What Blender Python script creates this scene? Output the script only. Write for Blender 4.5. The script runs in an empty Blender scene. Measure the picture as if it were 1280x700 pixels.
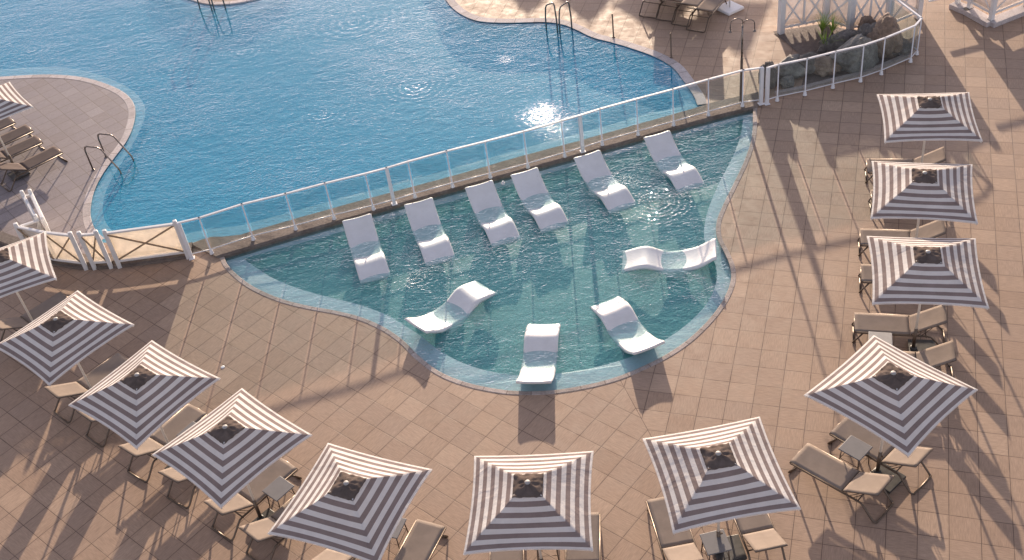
import bpy, bmesh, math, random
from mathutils import Vector, Matrix, noise
from mathutils.geometry import tessellate_polygon
random.seed(7)
R = math.radians
scene = bpy.context.scene
COL = scene.collection

# ------------------------------------------------------------------ camera
FPX, PITCH, ROLL, CAMH = 1400.36, 0.694646, -0.145973, 15.9742
cp, sp = math.cos(PITCH), math.sin(PITCH)
F = Vector((0, cp, -sp)); X0 = Vector((1, 0, 0)); U0 = X0.cross(F)
XR = math.cos(ROLL) * X0 + math.sin(ROLL) * U0
UR = -math.sin(ROLL) * X0 + math.cos(ROLL) * U0
CAMP = Vector((0, 0, CAMH))


def G(px, py, z=0.0):
    """survey helper: point of the photograph -> place at height z in metres"""
    d = F + ((px - 640) / FPX) * XR - ((py - 350) / FPX) * UR
    t = (z - CAMP.z) / d.z
    return CAMP + t * d


cam = bpy.data.cameras.new('camera')
cam.sensor_width = 36
cam.lens = 36 * FPX / 1280
cam.clip_end = 1000
co = bpy.data.objects.new('camera', cam)
COL.objects.link(co)
m = Matrix((XR, UR, -F)).transposed().to_4x4()
m.translation = CAMP
co.matrix_world = m
scene.camera = co

# ------------------------------------------------------------------ light
SUN_EL, SUN_AZ = R(10.2), R(84.9)
w = bpy.data.worlds.new('World'); scene.world = w; w.use_nodes = True
nt = w.node_tree
sky = nt.nodes.new('ShaderNodeTexSky'); sky.sky_type = 'NISHITA'; sky.sun_disc = False
sky.sun_elevation = SUN_EL; sky.sun_rotation = R(90) - SUN_AZ
sky.air_density = 1.0; sky.dust_density = 1.0; sky.ozone_density = 1.0
hs = nt.nodes.new('ShaderNodeHueSaturation'); hs.inputs['Saturation'].default_value = .5
nt.links.new(sky.outputs[0], hs.inputs['Color'])
tn = nt.nodes.new('ShaderNodeMix'); tn.data_type = 'RGBA'; tn.blend_type = 'MULTIPLY'; tn.inputs[0].default_value = 1; tn.inputs[7].default_value = (1.06, .96, 1.05, 1)
nt.links.new(hs.outputs[0], tn.inputs[6]); nt.links.new(tn.outputs[2], nt.nodes['Background'].inputs[0])
nt.nodes['Background'].inputs[1].default_value = 0.135
sl = bpy.data.lights.new('sun', 'SUN'); sl.energy = 5.0; sl.angle = R(0.53); sl.color = (1, 0.80, 0.60)
so = bpy.data.objects.new('sun', sl); COL.objects.link(so)
sd = Vector((math.cos(SUN_EL) * math.cos(SUN_AZ), math.cos(SUN_EL) * math.sin(SUN_AZ), math.sin(SUN_EL)))
so.rotation_euler = (-sd).to_track_quat('-Z', 'Y').to_euler()
so.location = (0, 40, 30)
scene.view_settings.view_transform = 'Standard'
scene.view_settings.look = 'None'
scene.view_settings.exposure = 0.95
scene.view_settings.gamma = 1
scene.cycles.max_bounces = 10
scene.cycles.transparent_max_bounces = 16
scene.cycles.caustics_reflective = False
scene.cycles.sample_clamp_indirect = 6


# ------------------------------------------------------------------ materials
class NT:
    def __init__(s, name):
        s.m = bpy.data.materials.new(name); s.m.use_nodes = True
        s.t = s.m.node_tree; s.n = s.t.nodes
        s.p = s.n['Principled BSDF']; s.out = s.n['Material Output']

    def new(s, typ, **kw):
        nd = s.n.new(typ)
        for k, v in kw.items(): setattr(nd, k, v)
        return nd

    def link(s, a, b): s.t.links.new(a, b)

    def math(s, op, a, b=None, clamp=False):
        nd = s.new('ShaderNodeMath', operation=op, use_clamp=clamp)
        for i, v in enumerate((a, b)):
            if v is None: continue
            if hasattr(v, 'is_linked'): s.link(v, nd.inputs[i])
            else: nd.inputs[i].default_value = v
        return nd.outputs[0]

    def noise(s, vec, scale, detail=4, rough=.55, dist=0):
        nd = s.new('ShaderNodeTexNoise'); nd.inputs['Scale'].default_value = scale
        nd.inputs['Detail'].default_value = detail; nd.inputs['Roughness'].default_value = rough
        nd.inputs['Distortion'].default_value = dist
        if vec: s.link(vec, nd.inputs['Vector'])
        return nd.outputs[0]

    def new_noise_col(s, vec, scale):
        nd = s.new('ShaderNodeTexNoise'); nd.inputs['Scale'].default_value = scale; s.link(vec, nd.inputs['Vector']); return nd.outputs['Color']

    def ramp(s, fac, stops):
        nd = s.new('ShaderNodeValToRGB'); e = nd.color_ramp.elements
        while len(e) < len(stops): e.new(.5)
        for el, (p, c) in zip(e, stops):
            el.position = p; el.color = (*c, 1) if len(c) == 3 else c
        s.link(fac, nd.inputs[0]); return nd.outputs[0]

    def mix(s, fac, a, b, blend='MIX'):
        nd = s.new('ShaderNodeMix', data_type='RGBA', blend_type=blend)
        for i, v in ((0, fac), (6, a), (7, b)):
            if hasattr(v, 'is_linked'): s.link(v, nd.inputs[i])
            else: nd.inputs[i].default_value = v if i == 0 else (*v, 1)
        return nd.outputs[2]

    def mapping(s, vec, loc=(0, 0, 0), rot=0, scale=(1, 1, 1), typ='POINT'):
        nd = s.new('ShaderNodeMapping', vector_type=typ)
        nd.inputs['Location'].default_value = loc; nd.inputs['Rotation'].default_value = (0, 0, rot)
        nd.inputs['Scale'].default_value = scale
        s.link(vec, nd.inputs['Vector']); return nd.outputs[0]

    def bump(s, h, strength, dist=.01, normal=None):
        nd = s.new('ShaderNodeBump'); nd.inputs['Strength'].default_value = strength
        nd.inputs['Distance'].default_value = dist; s.link(h, nd.inputs['Height'])
        if normal: s.link(normal, nd.inputs['Normal'])
        return nd.outputs[0]


def simple(name, col, rough=.5, metal=0, var=.12, scale=14, bump=0, spec=.5, rvar=.1):
    s = NT(name); tc = s.new('ShaderNodeTexCoord').outputs['Object']
    n = s.noise(tc, scale, 5, .6)
    lo = tuple(c * (1 - var) for c in col); hi = tuple(min(1, c * (1 + var)) for c in col)
    s.link(s.ramp(n, [(.3, lo), (.7, hi)]), s.p.inputs['Base Color'])
    s.link(s.ramp(n, [(.3, (max(0, rough - rvar),) * 3), (.7, (min(1, rough + rvar),) * 3)]), s.p.inputs['Roughness'])
    s.p.inputs['Metallic'].default_value = metal
    s.p.inputs['Specular IOR Level'].default_value = spec
    if bump: s.link(s.bump(s.noise(tc, scale * 6, 3), bump, .004), s.p.inputs['Normal'])
    return s.m


GR_R = (-0.371567, 14.362838 * .5, 47.033125 * .5)      # tile grid beside the right row: angle, corner
GR_L = (-0.766856, -6.164884 * .5, 32.038064 * .5)      # tile grid of the front left deck
BL_A, BL_B = G(778, 480), G(816, 549)                    # joint where the two grids meet


def tile_layer(s, pos, grid, size=.5, joint=.0125):
    v = s.mapping(pos, (grid[1], grid[2], 0), grid[0], (size, size, 1), 'TEXTURE')
    fl = s.new('ShaderNodeVectorMath', operation='FLOOR'); s.link(v, fl.inputs[0])
    fr = s.new('ShaderNodeVectorMath', operation='FRACTION'); s.link(v, fr.inputs[0])
    sx = s.new('ShaderNodeSeparateXYZ'); s.link(fr.outputs[0], sx.inputs[0])
    d = None
    for o in (0, 1):
        a = sx.outputs[o]
        q = s.math('MINIMUM', a, s.math('SUBTRACT', 1.0, a))
        d = q if d is None else s.math('MINIMUM', d, q)
    wn = s.new('ShaderNodeTexWhiteNoise', noise_dimensions='2D'); s.link(fl.outputs[0], wn.inputs['Vector'])
    # brushed grain of each tile, turned tile by tile
    g1 = s.noise(s.mapping(v, scale=(3, 26, 1)), 1.0, 3, .6)
    g2 = s.noise(s.mapping(v, scale=(26, 3, 1)), 1.0, 3, .6)
    wn2 = s.new('ShaderNodeTexWhiteNoise', noise_dimensions='2D')
    s.link(s.mapping(fl.outputs[0], (17.3, 4.1, 0)), wn2.inputs['Vector'])
    grain = s.new('ShaderNodeMix', data_type='FLOAT')
    s.link(s.math('GREATER_THAN', wn2.outputs['Value'], .5), grain.inputs[0])
    s.link(g1, grain.inputs[2]); s.link(g2, grain.inputs[3])
    edge = s.math('MULTIPLY', s.math('SUBTRACT', .10, d), 10, True)
    jw = s.math('ADD', s.math('MULTIPLY', s.noise(pos, 2.2, 3), .016), joint - .008)
    j = s.math('MULTIPLY', s.math('SUBTRACT', jw, d), 160, True)
    return j, wn.outputs['Value'], grain.outputs[0], edge, d


def deck_material(name, two=True, gridA=GR_R, gridB=GR_L, tint=(1, 1, 1), size=.5):
    s = NT(name); geo = s.new('ShaderNodeNewGeometry').outputs['Position']
    A = tile_layer(s, geo, gridA, size)
    if two:
        B = tile_layer(s, geo, gridB, size)
        nrm = Vector((-(BL_B - BL_A).y, (BL_B - BL_A).x, 0)).normalized()
        if nrm.x < 0: nrm = -nrm
        dp = s.new('ShaderNodeVectorMath', operation='DOT_PRODUCT'); s.link(geo, dp.inputs[0]); dp.inputs[1].default_value = nrm
        dist = s.math('SUBTRACT', dp.outputs['Value'], nrm.dot(BL_A))
        side = s.math('GREATER_THAN', dist, 0)
        out = []
        for a, b in zip(A, B):
            mx = s.new('ShaderNodeMix', data_type='FLOAT'); s.link(side, mx.inputs[0]); s.link(b, mx.inputs[2]); s.link(a, mx.inputs[3])
            out.append(mx.outputs[0])
        j, rnd, grain, edge, d = out
        j = s.math('MAXIMUM', j, s.math('LESS_THAN', s.math('ABSOLUTE', dist), .005))
    else:
        j, rnd, grain, edge, d = A
    big = s.noise(geo, .55, 4, .6); mid = s.noise(geo, 3.1, 5, .65, .4); fine = s.noise(geo, 85, 2, .7)
    t = lambda c: tuple(x * y for x, y in zip(c, tint))
    base = s.ramp(rnd, [(0, t((.325, .232, .178))), (.3, t((.42, .315, .25))), (.6, t((.36, .272, .225))), (.8, t((.44, .325, .25))), (1, t((.50, .385, .31)))])
    base = s.mix(.45, base, s.ramp(mid, [(.3, t((.31, .225, .172))), (.55, t((.40, .30, .24))), (.75, t((.45, .35, .285)))]))
    base = s.mix(s.math('MULTIPLY', s.math('SUBTRACT', big, .42), 1.6, True), base, t((.37, .285, .24)))
    base = s.mix(.28, base, s.ramp(grain, [(.3, (.2, .2, .2)), (.7, (.8, .8, .8))]), 'OVERLAY')
    base = s.mix(.22, base, s.ramp(fine, [(.3, (.25, .25, .25)), (.7, (.78, .78, .78))]), 'OVERLAY')
    stain = s.ramp(s.noise(geo, 1.3, 6, .7, .8), [(.60, (0, 0, 0)), (.72, (1, 1, 1))])
    base = s.mix(s.math('MULTIPLY', stain, .38), base, t((.24, .165, .12)))
    base = s.mix(s.math('MULTIPLY', edge, s.math('MULTIPLY', mid, .35)), base, t((.25, .18, .135)))
    base = s.mix(s.math('MULTIPLY', j, .92), base, (.075, .045, .034))
    s.link(base, s.p.inputs['Base Color'])
    s.link(s.ramp(mid, [(.3, (.55,) * 3), (.7, (.8,) * 3)]), s.p.inputs['Roughness'])
    s.p.inputs['Specular IOR Level'].default_value = .3
    h = s.math('SUBTRACT', s.math('ADD', s.math('MULTIPLY', grain, .25), s.math('MULTIPLY', fine, .3)), s.math('MULTIPLY', j, 1.0))
    s.link(s.bump(h, .35, .006), s.p.inputs['Normal'])
    return s.m


def mosaic(name, c1, c2, size=.025, joint=(.5, .55, .55), jw=.10, var=.5):
    s = NT(name); geo = s.new('ShaderNodeNewGeometry').outputs['Position']
    v = s.mapping(geo, rot=.35, scale=(1 / size,) * 3)
    fl = s.new('ShaderNodeVectorMath', operation='FLOOR'); s.link(v, fl.inputs[0])
    wn = s.new('ShaderNodeTexWhiteNoise', noise_dimensions='3D'); s.link(fl.outputs[0], wn.inputs['Vector'])
    b = s.mix(wn.outputs['Value'], c1, c2)
    blot = s.noise(geo, 1.1, 5, .65)
    b = s.mix(var * .5, b, s.ramp(blot, [(.3, tuple(x * .6 for x in c1)), (.7, tuple(min(1, x * 1.25) for x in c2))]))
    b = s.mix(.10, b, joint)
    s.link(b, s.p.inputs['Base Color']); s.p.inputs['Roughness'].default_value = .6
    return s.m


def water_material(name, tint, rings, wscale, wstr, rstr, stretch=(1, 1.7, 1), rot=0.0, refr=.35, scat=(.1, .3, .4), turb=.3, gloss=.6, glints=()):
    s = NT(name); geo = s.new('ShaderNodeNewGeometry').outputs['Position']
    v = s.mapping(geo, rot=rot, scale=stretch)
    warp = s.noise(geo, .9, 3, .6)
    vw = s.new('ShaderNodeVectorMath', operation='ADD'); s.link(v, vw.inputs[0])
    sc = s.new('ShaderNodeVectorMath', operation='SCALE'); s.link(s.new_noise_col(geo, .8), sc.inputs[0]); sc.inputs['Scale'].default_value = .7; s.link(sc.outputs[0], vw.inputs[1])
    big = s.noise(vw.outputs[0], wscale * .3, 2, .5, .6)
    rg = s.new('ShaderNodeTexNoise', noise_type='RIDGED_MULTIFRACTAL'); rg.inputs['Scale'].default_value = wscale; rg.inputs['Detail'].default_value = 1.5
    rg.inputs['Roughness'].default_value = .4; s.link(vw.outputs[0], rg.inputs['Vector'])
    n1 = s.noise(vw.outputs[0], wscale * 1.1, 2, .5, .8)
    n2 = s.noise(s.mapping(vw.outputs[0], rot=.7), wscale * 2.4, 2, .5, .5)
    calm = s.ramp(s.noise(geo, .23, 2), [(.35, (.5,) * 3), (.65, (1,) * 3)])
    h = s.math('ADD', s.math('MULTIPLY', n1, .55), s.math('MULTIPLY', n2, .25))
    h = s.math('ADD', h, s.math('MULTIPLY', rg.outputs[0], .22))
    h = s.math('MULTIPLY', h, calm)
    h = s.math('ADD', h, s.math('MULTIPLY', big, .6))
    h = s.math('MULTIPLY', h, wstr)
    hr = s.math('MULTIPLY', n1, 0.0)
    for (p, amp, wl, fall) in rings:
        ds = s.new('ShaderNodeVectorMath', operation='DISTANCE'); s.link(geo, ds.inputs[0]); ds.inputs[1].default_value = (p.x, p.y, p.z)
        dd = s.math('ADD', ds.outputs['Value'], s.math('MULTIPLY', n1, .2))
        sn = s.math('SINE', s.math('MULTIPLY', dd, 2 * math.pi / wl))
        fo = s.math('EXPONENT', s.math('MULTIPLY', ds.outputs['Value'], -1 / fall))
        hr = s.math('ADD', hr, s.math('MULTIPLY', s.math('MULTIPLY', sn, fo), amp * rstr))
    for (p, amp, fall) in glints:
        ds = s.new('ShaderNodeVectorMath', operation='DISTANCE'); s.link(geo, ds.inputs[0]); ds.inputs[1].default_value = (p.x, p.y, p.z)
        g2_ = s.math('EXPONENT', s.math('MULTIPLY', s.math('POWER', s.math('DIVIDE', ds.outputs['Value'], fall), 2.0), -1.0))
        hr = s.math('ADD', hr, s.math('MULTIPLY', s.math('MULTIPLY', n2, g2_), amp))
    bm_ = s.new('ShaderNodeBump'); bm_.inputs['Strength'].default_value = 1; bm_.inputs['Distance'].default_value = 1
    s.link(s.math('ADD', h, hr), bm_.inputs['Height']); N = bm_.outputs[0]
    bg = s.new('ShaderNodeBump'); bg.inputs['Strength'].default_value = 1; bg.inputs['Distance'].default_value = 1
    s.link(s.math('ADD', s.math('MULTIPLY', h, gloss), hr), bg.inputs['Height']); NG = bg.outputs[0]
    # water mirrors more at a flat view; the same from above and below
    dt = s.new('ShaderNodeVectorMath', operation='DOT_PRODUCT'); s.link(N, dt.inputs[0])
    s.link(s.new('ShaderNodeNewGeometry').outputs['Incoming'], dt.inputs[1])
    ca = s.math('ABSOLUTE', dt.outputs['Value'])
    fr_ = s.math('ADD', s.math('MULTIPLY', s.math('POWER', s.math('SUBTRACT', 1.0, ca, True), 5.0), .98), .02)
    gl = s.new('ShaderNodeBsdfGlossy'); gl.inputs['Roughness'].default_value = .02; s.link(NG, gl.inputs['Normal'])
    tr = s.new('ShaderNodeBsdfTransparent'); tr.inputs[0].default_value = (*tint, 1)
    rf = s.new('ShaderNodeBsdfRefraction'); rf.inputs['Color'].default_value = (*tint, 1); rf.inputs['IOR'].default_value = 1.33
    rf.inputs['Roughness'].default_value = 0; s.link(N, rf.inputs['Normal'])
    m0 = s.new('ShaderNodeMixShader'); m0.inputs[0].default_value = refr; s.link(tr.outputs[0], m0.inputs[1]); s.link(rf.outputs[0], m0.inputs[2])
    df = s.new('ShaderNodeBsdfDiffuse'); df.inputs[0].default_value = (*scat, 1); s.link(N, df.inputs['Normal'])   # light scattered back by the water
    m1 = s.new('ShaderNodeMixShader'); m1.inputs[0].default_value = turb; s.link(m0.outputs[0], m1.inputs[1]); s.link(df.outputs[0], m1.inputs[2])
    m2 = s.new('ShaderNodeMixShader'); s.link(fr_, m2.inputs[0]); s.link(m1.outputs[0], m2.inputs[1]); s.link(gl.outputs[0], m2.inputs[2])
    s.link(m2.outputs[0], s.out.inputs['Surface'])
    return s.m


def glass_material():
    s = NT('fence_glass')
    gn = s.new('ShaderNodeNewGeometry'); dt = s.new('ShaderNodeVectorMath', operation='DOT_PRODUCT')
    s.link(gn.outputs['Incoming'], dt.inputs[0]); s.link(gn.outputs['Normal'], dt.inputs[1])
    fr_ = s.math('ADD', s.math('MULTIPLY', s.math('POWER', s.math('SUBTRACT', 1.0, s.math('ABSOLUTE', dt.outputs['Value']), True), 5.0), .96), .04)
    gl = s.new('ShaderNodeBsdfGlossy'); gl.inputs['Roughness'].default_value = .01
    geo = s.new('ShaderNodeNewGeometry').outputs['Position']
    dust = s.ramp(s.noise(geo, 2.5, 5, .7), [(.35, (.89, .935, .945)), (.7, (.85, .90, .905))])
    tr = s.new('ShaderNodeBsdfTransparent'); s.link(dust, tr.inputs[0])
    df = s.new('ShaderNodeBsdfDiffuse'); df.inputs[0].default_value = (.6, .62, .6, 1)
    m0 = s.new('ShaderNodeMixShader'); m0.inputs[0].default_value = .02; s.link(tr.outputs[0], m0.inputs[1]); s.link(df.outputs[0], m0.inputs[2])
    m2 = s.new('ShaderNodeMixShader'); s.link(fr_, m2.inputs[0]); s.link(m0.outputs[0], m2.inputs[1]); s.link(gl.outputs[0], m2.inputs[2])
    s.link(m2.outputs[0], s.out.inputs['Surface'])
    return s.m


def cloth(name, col, trans=.35, weave=260, var=.08):
    s = NT(name); tc = s.new('ShaderNodeNewGeometry').outputs['Position']
    n = s.noise(tc, 5, 4, .6)
    c = s.ramp(n, [(.3, tuple(x * (1 - var) for x in col)), (.7, tuple(min(1, x * (1 + var)) for x in col))])
    df = s.new('ShaderNodeBsdfDiffuse'); tl = s.new('ShaderNodeBsdfTranslucent')
    b = s.bump(s.noise(tc, 4, 4), .15, .02)
    for x in (df, tl): s.link(c, x.inputs['Color']); s.link(b, x.inputs['Normal'])
    mx = s.new('ShaderNodeMixShader'); mx.inputs[0].default_value = trans
    s.link(df.outputs[0], mx.inputs[1]); s.link(tl.outputs[0], mx.inputs[2]); s.link(mx.outputs[0], s.out.inputs['Surface'])
    return s.m


def stripe_material():
    s = NT('striped_canvas'); uv = s.new('ShaderNodeUVMap'); uv.uv_map = 'UVMap'
    sx = s.new('ShaderNodeSeparateXYZ'); s.link(uv.outputs[0], sx.inputs[0]); r = sx.outputs[0]
    tc = s.new('ShaderNodeNewGeometry').outputs['Position']
    k = s.math('DIVIDE', s.math('SUBTRACT', .945, r), .148)
    dark = s.math('LESS_THAN', s.math('FRACT', k), .5)
    dark = s.math('MULTIPLY', dark, s.math('LESS_THAN', r, .945))
    n = s.noise(tc, 2.4, 6, .68)
    lt = s.ramp(n, [(.3, (.73, .705, .675)), (.7, (.83, .81, .785))])
    dk = s.ramp(n, [(.3, (.26, .212, .20)), (.7, (.335, .278, .264))])
    c = s.mix(dark, lt, dk)
    df = s.new('ShaderNodeBsdfDiffuse'); tl = s.new('ShaderNodeBsdfTranslucent')
    s.link(c, df.inputs['Color']); s.link(c, tl.inputs['Color'])
    b = s.bump(s.math('ADD', s.noise(tc, 3.2, 3, .5, .8), s.math('MULTIPLY', s.noise(tc, 13, 4, .6, .5), .3)), .6, .03)
    s.link(b, df.inputs['Normal']); s.link(b, tl.inputs['Normal'])
    mx = s.new('ShaderNodeMixShader'); mx.inputs[0].default_value = .28
    s.link(df.outputs[0], mx.inputs[1]); s.link(tl.outputs[0], mx.inputs[2]); s.link(mx.outputs[0], s.out.inputs['Surface'])
    return s.m


def stone_material(name, cols, scale=2.2, bump=1.0, joint=0):
    s = NT(name); tc = s.new('ShaderNodeTexCoord').outputs['Object']
    n = s.noise(tc, scale, 8, .68, .5); n2 = s.noise(tc, scale * 7, 6, .7)
    c = s.ramp(n, [(.28, cols[0]), (.5, cols[1]), (.72, cols[2])])
    c = s.mix(.45, c, s.ramp(n2, [(.3, (.22,) * 3), (.7, (.78,) * 3)]), 'OVERLAY')
    if joint:
        uv = s.new('ShaderNodeUVMap'); uv.uv_map = 'UVMap'; sx = s.new('ShaderNodeSeparateXYZ'); s.link(uv.outputs[0], sx.inputs[0])
        q = s.math('DIVIDE', sx.outputs[0], joint); fr = s.math('FRACT', q)
        wn = s.new('ShaderNodeTexWhiteNoise', noise_dimensions='1D'); s.link(s.math('FLOOR', q), wn.inputs['W'])
        c = s.mix(.5, c, s.ramp(wn.outputs['Value'], [(0, (.36,) * 3), (1, (.66,) * 3)]), 'OVERLAY')
        c = s.mix(s.math('MULTIPLY', s.math('LESS_THAN', fr, .022 / joint), .7), c, (.16, .12, .10))
    s.link(c, s.p.inputs['Base Color']); s.p.inputs['Roughness'].default_value = .85
    s.link(s.bump(s.math('ADD', n, n2), bump, .03), s.p.inputs['Normal'])
    return s.m


M = {}
M['deck'] = deck_material('terracotta_deck_tiles', tint=(.955, .885, .795))
M['left_island'] = deck_material('shade_grey_island_tiles', False, (-0.95, -12.0, 30.0), tint=(.68, .79, 1.0), size=.45)  # cool grey tint stands in for the even shade over this deck
M['island'] = deck_material('island_deck_tiles', False, (-0.62, -12.0, 30.0), tint=(.75, .70, .68), size=.5)
M['coping'] = stone_material('pale_coping_stone', [(.28, .225, .195), (.37, .31, .28), (.45, .39, .36)], 5, .3)
M['coping_joint'] = stone_material('jointed_coping', [(.30, .245, .21), (.39, .33, .295), (.47, .41, .38)], 5, .3, .5)
M['kerb_joint'] = stone_material('jointed_pool_kerb', [(.40, .35, .34), (.48, .43, .42), (.56, .51, .50)], 4, .2, .6)
M['pool_kerb'] = stone_material('main_pool_kerb', [(.40, .35, .34), (.48, .43, .42), (.56, .51, .50)], 4, .2)
M['s_ledge'] = mosaic('shallow_step_mosaic', (.56, .64, .72), (.68, .74, .80))
M['s_floor'] = mosaic('shallow_floor_mosaic', (.06, .27, .285), (.11, .37, .38))
M['m_ledge'] = mosaic('main_step_mosaic', (.60, .64, .68), (.72, .74, .77), var=.15)
M['m_floor'] = mosaic('main_floor_mosaic', (.018, .235, .44), (.035, .31, .52), var=.3)
M['wall'] = stone_material('brown_render', [(.115, .088, .07), (.165, .13, .108), (.23, .19, .16)], 2.4, .35)
M['white'] = simple('white_paint', (.72, .71, .70), .45, var=.06, scale=6)
M['rail'] = simple('white_powder_coat', (.74, .74, .76), .35, var=.04, scale=5)
M['cream_pole'] = simple('cream_pole', (.68, .62, .54), .4, var=.05)
def plastic():
    s = NT('white_moulded_plastic'); g = s.new('ShaderNodeNewGeometry').outputs['Position']
    c = s.ramp(s.noise(g, 2.6, 6, .7), [(.3, (.70, .69, .68)), (.7, (.80, .79, .79))])
    sp_ = s.ramp(s.noise(g, 26, 2, .5), [(.74, (0, 0, 0)), (.78, (1, 1, 1))])
    c = s.mix(s.math('MULTIPLY', sp_, .5), c, (.35, .30, .25))
    s.link(c, s.p.inputs['Base Color'])
    s.link(s.ramp(s.noise(g, 5, 5, .7), [(.3, (.3,) * 3), (.7, (.5,) * 3)]), s.p.inputs['Roughness'])
    s.link(s.bump(s.noise(g, 60, 2), .08, .002), s.p.inputs['Normal'])
    return s.m


M['plastic'] = plastic()
M['bronze'] = simple('bronze_tube', (.13, .095, .07), .38, .55, var=.15)
M['steel'] = simple('stainless_steel', (.22, .19, .17), .3, 1.0, var=.12)
M['sling'] = cloth('taupe_sling', (.275, .228, .195), .08)
M['sling_dark'] = cloth('dark_taupe_sling', (.15, .125, .115), .05)
M['table'] = simple('grey_table_top', (.15, .145, .15), .55, var=.08)
M['table_light'] = simple('pale_grey_table_top', (.36, .345, .33), .55, var=.08)
M['plate'] = simple('dark_base_plate', (.045, .042, .04), .5, var=.15)
M['base_white'] = simple('white_base', (.70, .70, .72), .55, var=.06)
M['canvas'] = cloth('cream_canvas', (.80, .745, .67), .46)
M['canvas_pale'] = cloth('pale_canvas', (.77, .71, .67), .34)
M['stripe'] = stripe_material()
M['vent'] = cloth('vent_fabric', (.145, .115, .10), .12, var=.25)
M['glass'] = glass_material()
M['soil'] = stone_material('dark_soil', [(.10, .075, .065), (.15, .115, .10), (.20, .16, .14)], 6, .8)
M['rock_grey'] = stone_material('grey_rock', [(.10, .094, .087), (.23, .215, .195), (.42, .39, .345)], 2.2)
M['rock_brown'] = stone_material('brown_rock', [(.14, .10, .075), (.28, .20, .15), (.45, .34, .25)], 2.0)
M['rock_dark'] = stone_material('black_rock', [(.08, .072, .066), (.17, .15, .135), (.30, .27, .24)], 2.4)
M['leaf'] = simple('grass_leaf', (.26, .38, .05), .5, var=.35, scale=20)
M['hedge'] = simple('hedge_leaf', (.05, .08, .025), .6, var=.4, scale=12)
M['trunk'] = simple('hedge_stem', (.12, .08, .05), .8, var=.3)


# ------------------------------------------------------------------ mesh helpers
class MB:
    def __init__(s): s.b = bmesh.new()

    def quad(s, pts):
        return s.b.faces.new([s.b.verts.new(p) for p in pts])

    def box(s, c, size, rz=0.0, mat=None):
        c = Vector(c); r = Matrix.Rotation(rz, 3, 'Z') if mat is None else mat
        vs = [s.b.verts.new(c + r @ Vector((sx * size[0] / 2, sy * size[1] / 2, sz * size[2] / 2)))
              for sz in (-1, 1) for sx, sy in ((-1, -1), (1, -1), (1, 1), (-1, 1))]
        for f in ((3, 2, 1, 0), (4, 5, 6, 7), (0, 1, 5, 4), (1, 2, 6, 5), (2, 3, 7, 6), (3, 0, 4, 7)):
            s.b.faces.new([vs[i] for i in f])
        return s

    def beam(s, a, b, wdt, hgt, up=Vector((0, 0, 1))):
        a, b = Vector(a), Vector(b); d = (b - a); L = d.length; d.normalize()
        sx = d.cross(up)
        if sx.length < 1e-4: sx = d.cross(Vector((0, 1, 0)))
        sx.normalize(); u = sx.cross(d)
        s.box((a + b) / 2, (L, wdt, hgt), mat=Matrix((d, sx, u)).transposed())
        return s

    def tube(s, pts, r, n=8, cap=True, r2=None):
        pts = [Vector(p) for p in pts]; rings = []
        for i, p in enumerate(pts):
            t = (pts[min(i + 1, len(pts) - 1)] - pts[max(i - 1, 0)]).normalized()
            if i == 0:
                up = Vector((0, 0, 1)) if abs(t.z) < .95 else Vector((1, 0, 0))
                nx = t.cross(up).normalized()
            else:
                nx = (nx - t * nx.dot(t)).normalized()
            ny = t.cross(nx)
            rr = r if r2 is None else r + (r2 - r) * i / (len(pts) - 1)
            rings.append([s.b.verts.new(p + rr * (math.cos(2 * math.pi * k / n) * nx + math.sin(2 * math.pi * k / n) * ny)) for k in range(n)])
        for a, b in zip(rings, rings[1:]):
            for k in range(n):
                f = s.b.faces.new((a[k], a[(k + 1) % n], b[(k + 1) % n], b[k])); f.smooth = True
        if cap:
            s.b.faces.new(rings[0][::-1]); s.b.faces.new(rings[-1])
        return s

    def lathe(s, c, prof, n=16):
        c = Vector(c); rings = []
        for r, z in prof:
            rings.append([s.b.verts.new(c + Vector((r * math.cos(2 * math.pi * k / n), r * math.sin(2 * math.pi * k / n), z))) for k in range(n)])
        for a, b in zip(rings, rings[1:]):
            for k in range(n):
                f = s.b.faces.new((a[k], a[(k + 1) % n], b[(k + 1) % n], b[k])); f.smooth = True
        s.b.faces.new(rings[0][::-1]); s.b.faces.new(rings[-1])
        return s

    def grid(s, fn, nu, nv, smooth=True, uvfn=None):
        vs = [[s.b.verts.new(fn(i / nu, j / nv)) for j in range(nv + 1)] for i in range(nu + 1)]
        uvl = (s.b.loops.layers.uv.get('UVMap') or s.b.loops.layers.uv.new('UVMap')) if uvfn else None
        for i in range(nu):
            for j in range(nv):
                ij = ((i, j), (i + 1, j), (i + 1, j + 1), (i, j + 1))
                f = s.b.faces.new([vs[a][b] for a, b in ij]); f.smooth = smooth
                if uvfn:
                    for l, (a, b) in zip(f.loops, ij): l[uvl].uv = uvfn(a / nu, b / nv)
        return vs

    def build(s, name, mat, parent=None, bevel=0, solid=0, fixn=True, off=None, segs=2):
        if fixn and not solid: bmesh.ops.recalc_face_normals(s.b, faces=s.b.faces)
        if off is not None: bmesh.ops.translate(s.b, verts=s.b.verts, vec=-Vector(off))
        me = bpy.data.meshes.new(name); s.b.to_mesh(me); s.b.free()
        me.materials.append(mat)
        o = bpy.data.objects.new(name, me); COL.objects.link(o)
        if parent is not None: o.parent = parent
        if solid:
            md = o.modifiers.new('solid', 'SOLIDIFY'); md.thickness = solid; md.offset = 0
        if bevel:
            md = o.modifiers.new('bevel', 'BEVEL'); md.width = bevel; md.segments = segs; md.limit_method = 'ANGLE'; md.angle_limit = R(40)
        return o


def tag(o, label=None, cat=None, group=None, kind=None):
    if label: o['label'] = label
    if cat: o['category'] = cat
    if group: o['group'] = group
    if kind: o['kind'] = kind
    return o


def empty(name, loc, rz=0.0):
    o = bpy.data.objects.new(name, None); COL.objects.link(o)
    o.empty_display_size = .2; o.location = loc; o.rotation_euler = (0, 0, rz)
    return o


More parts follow.
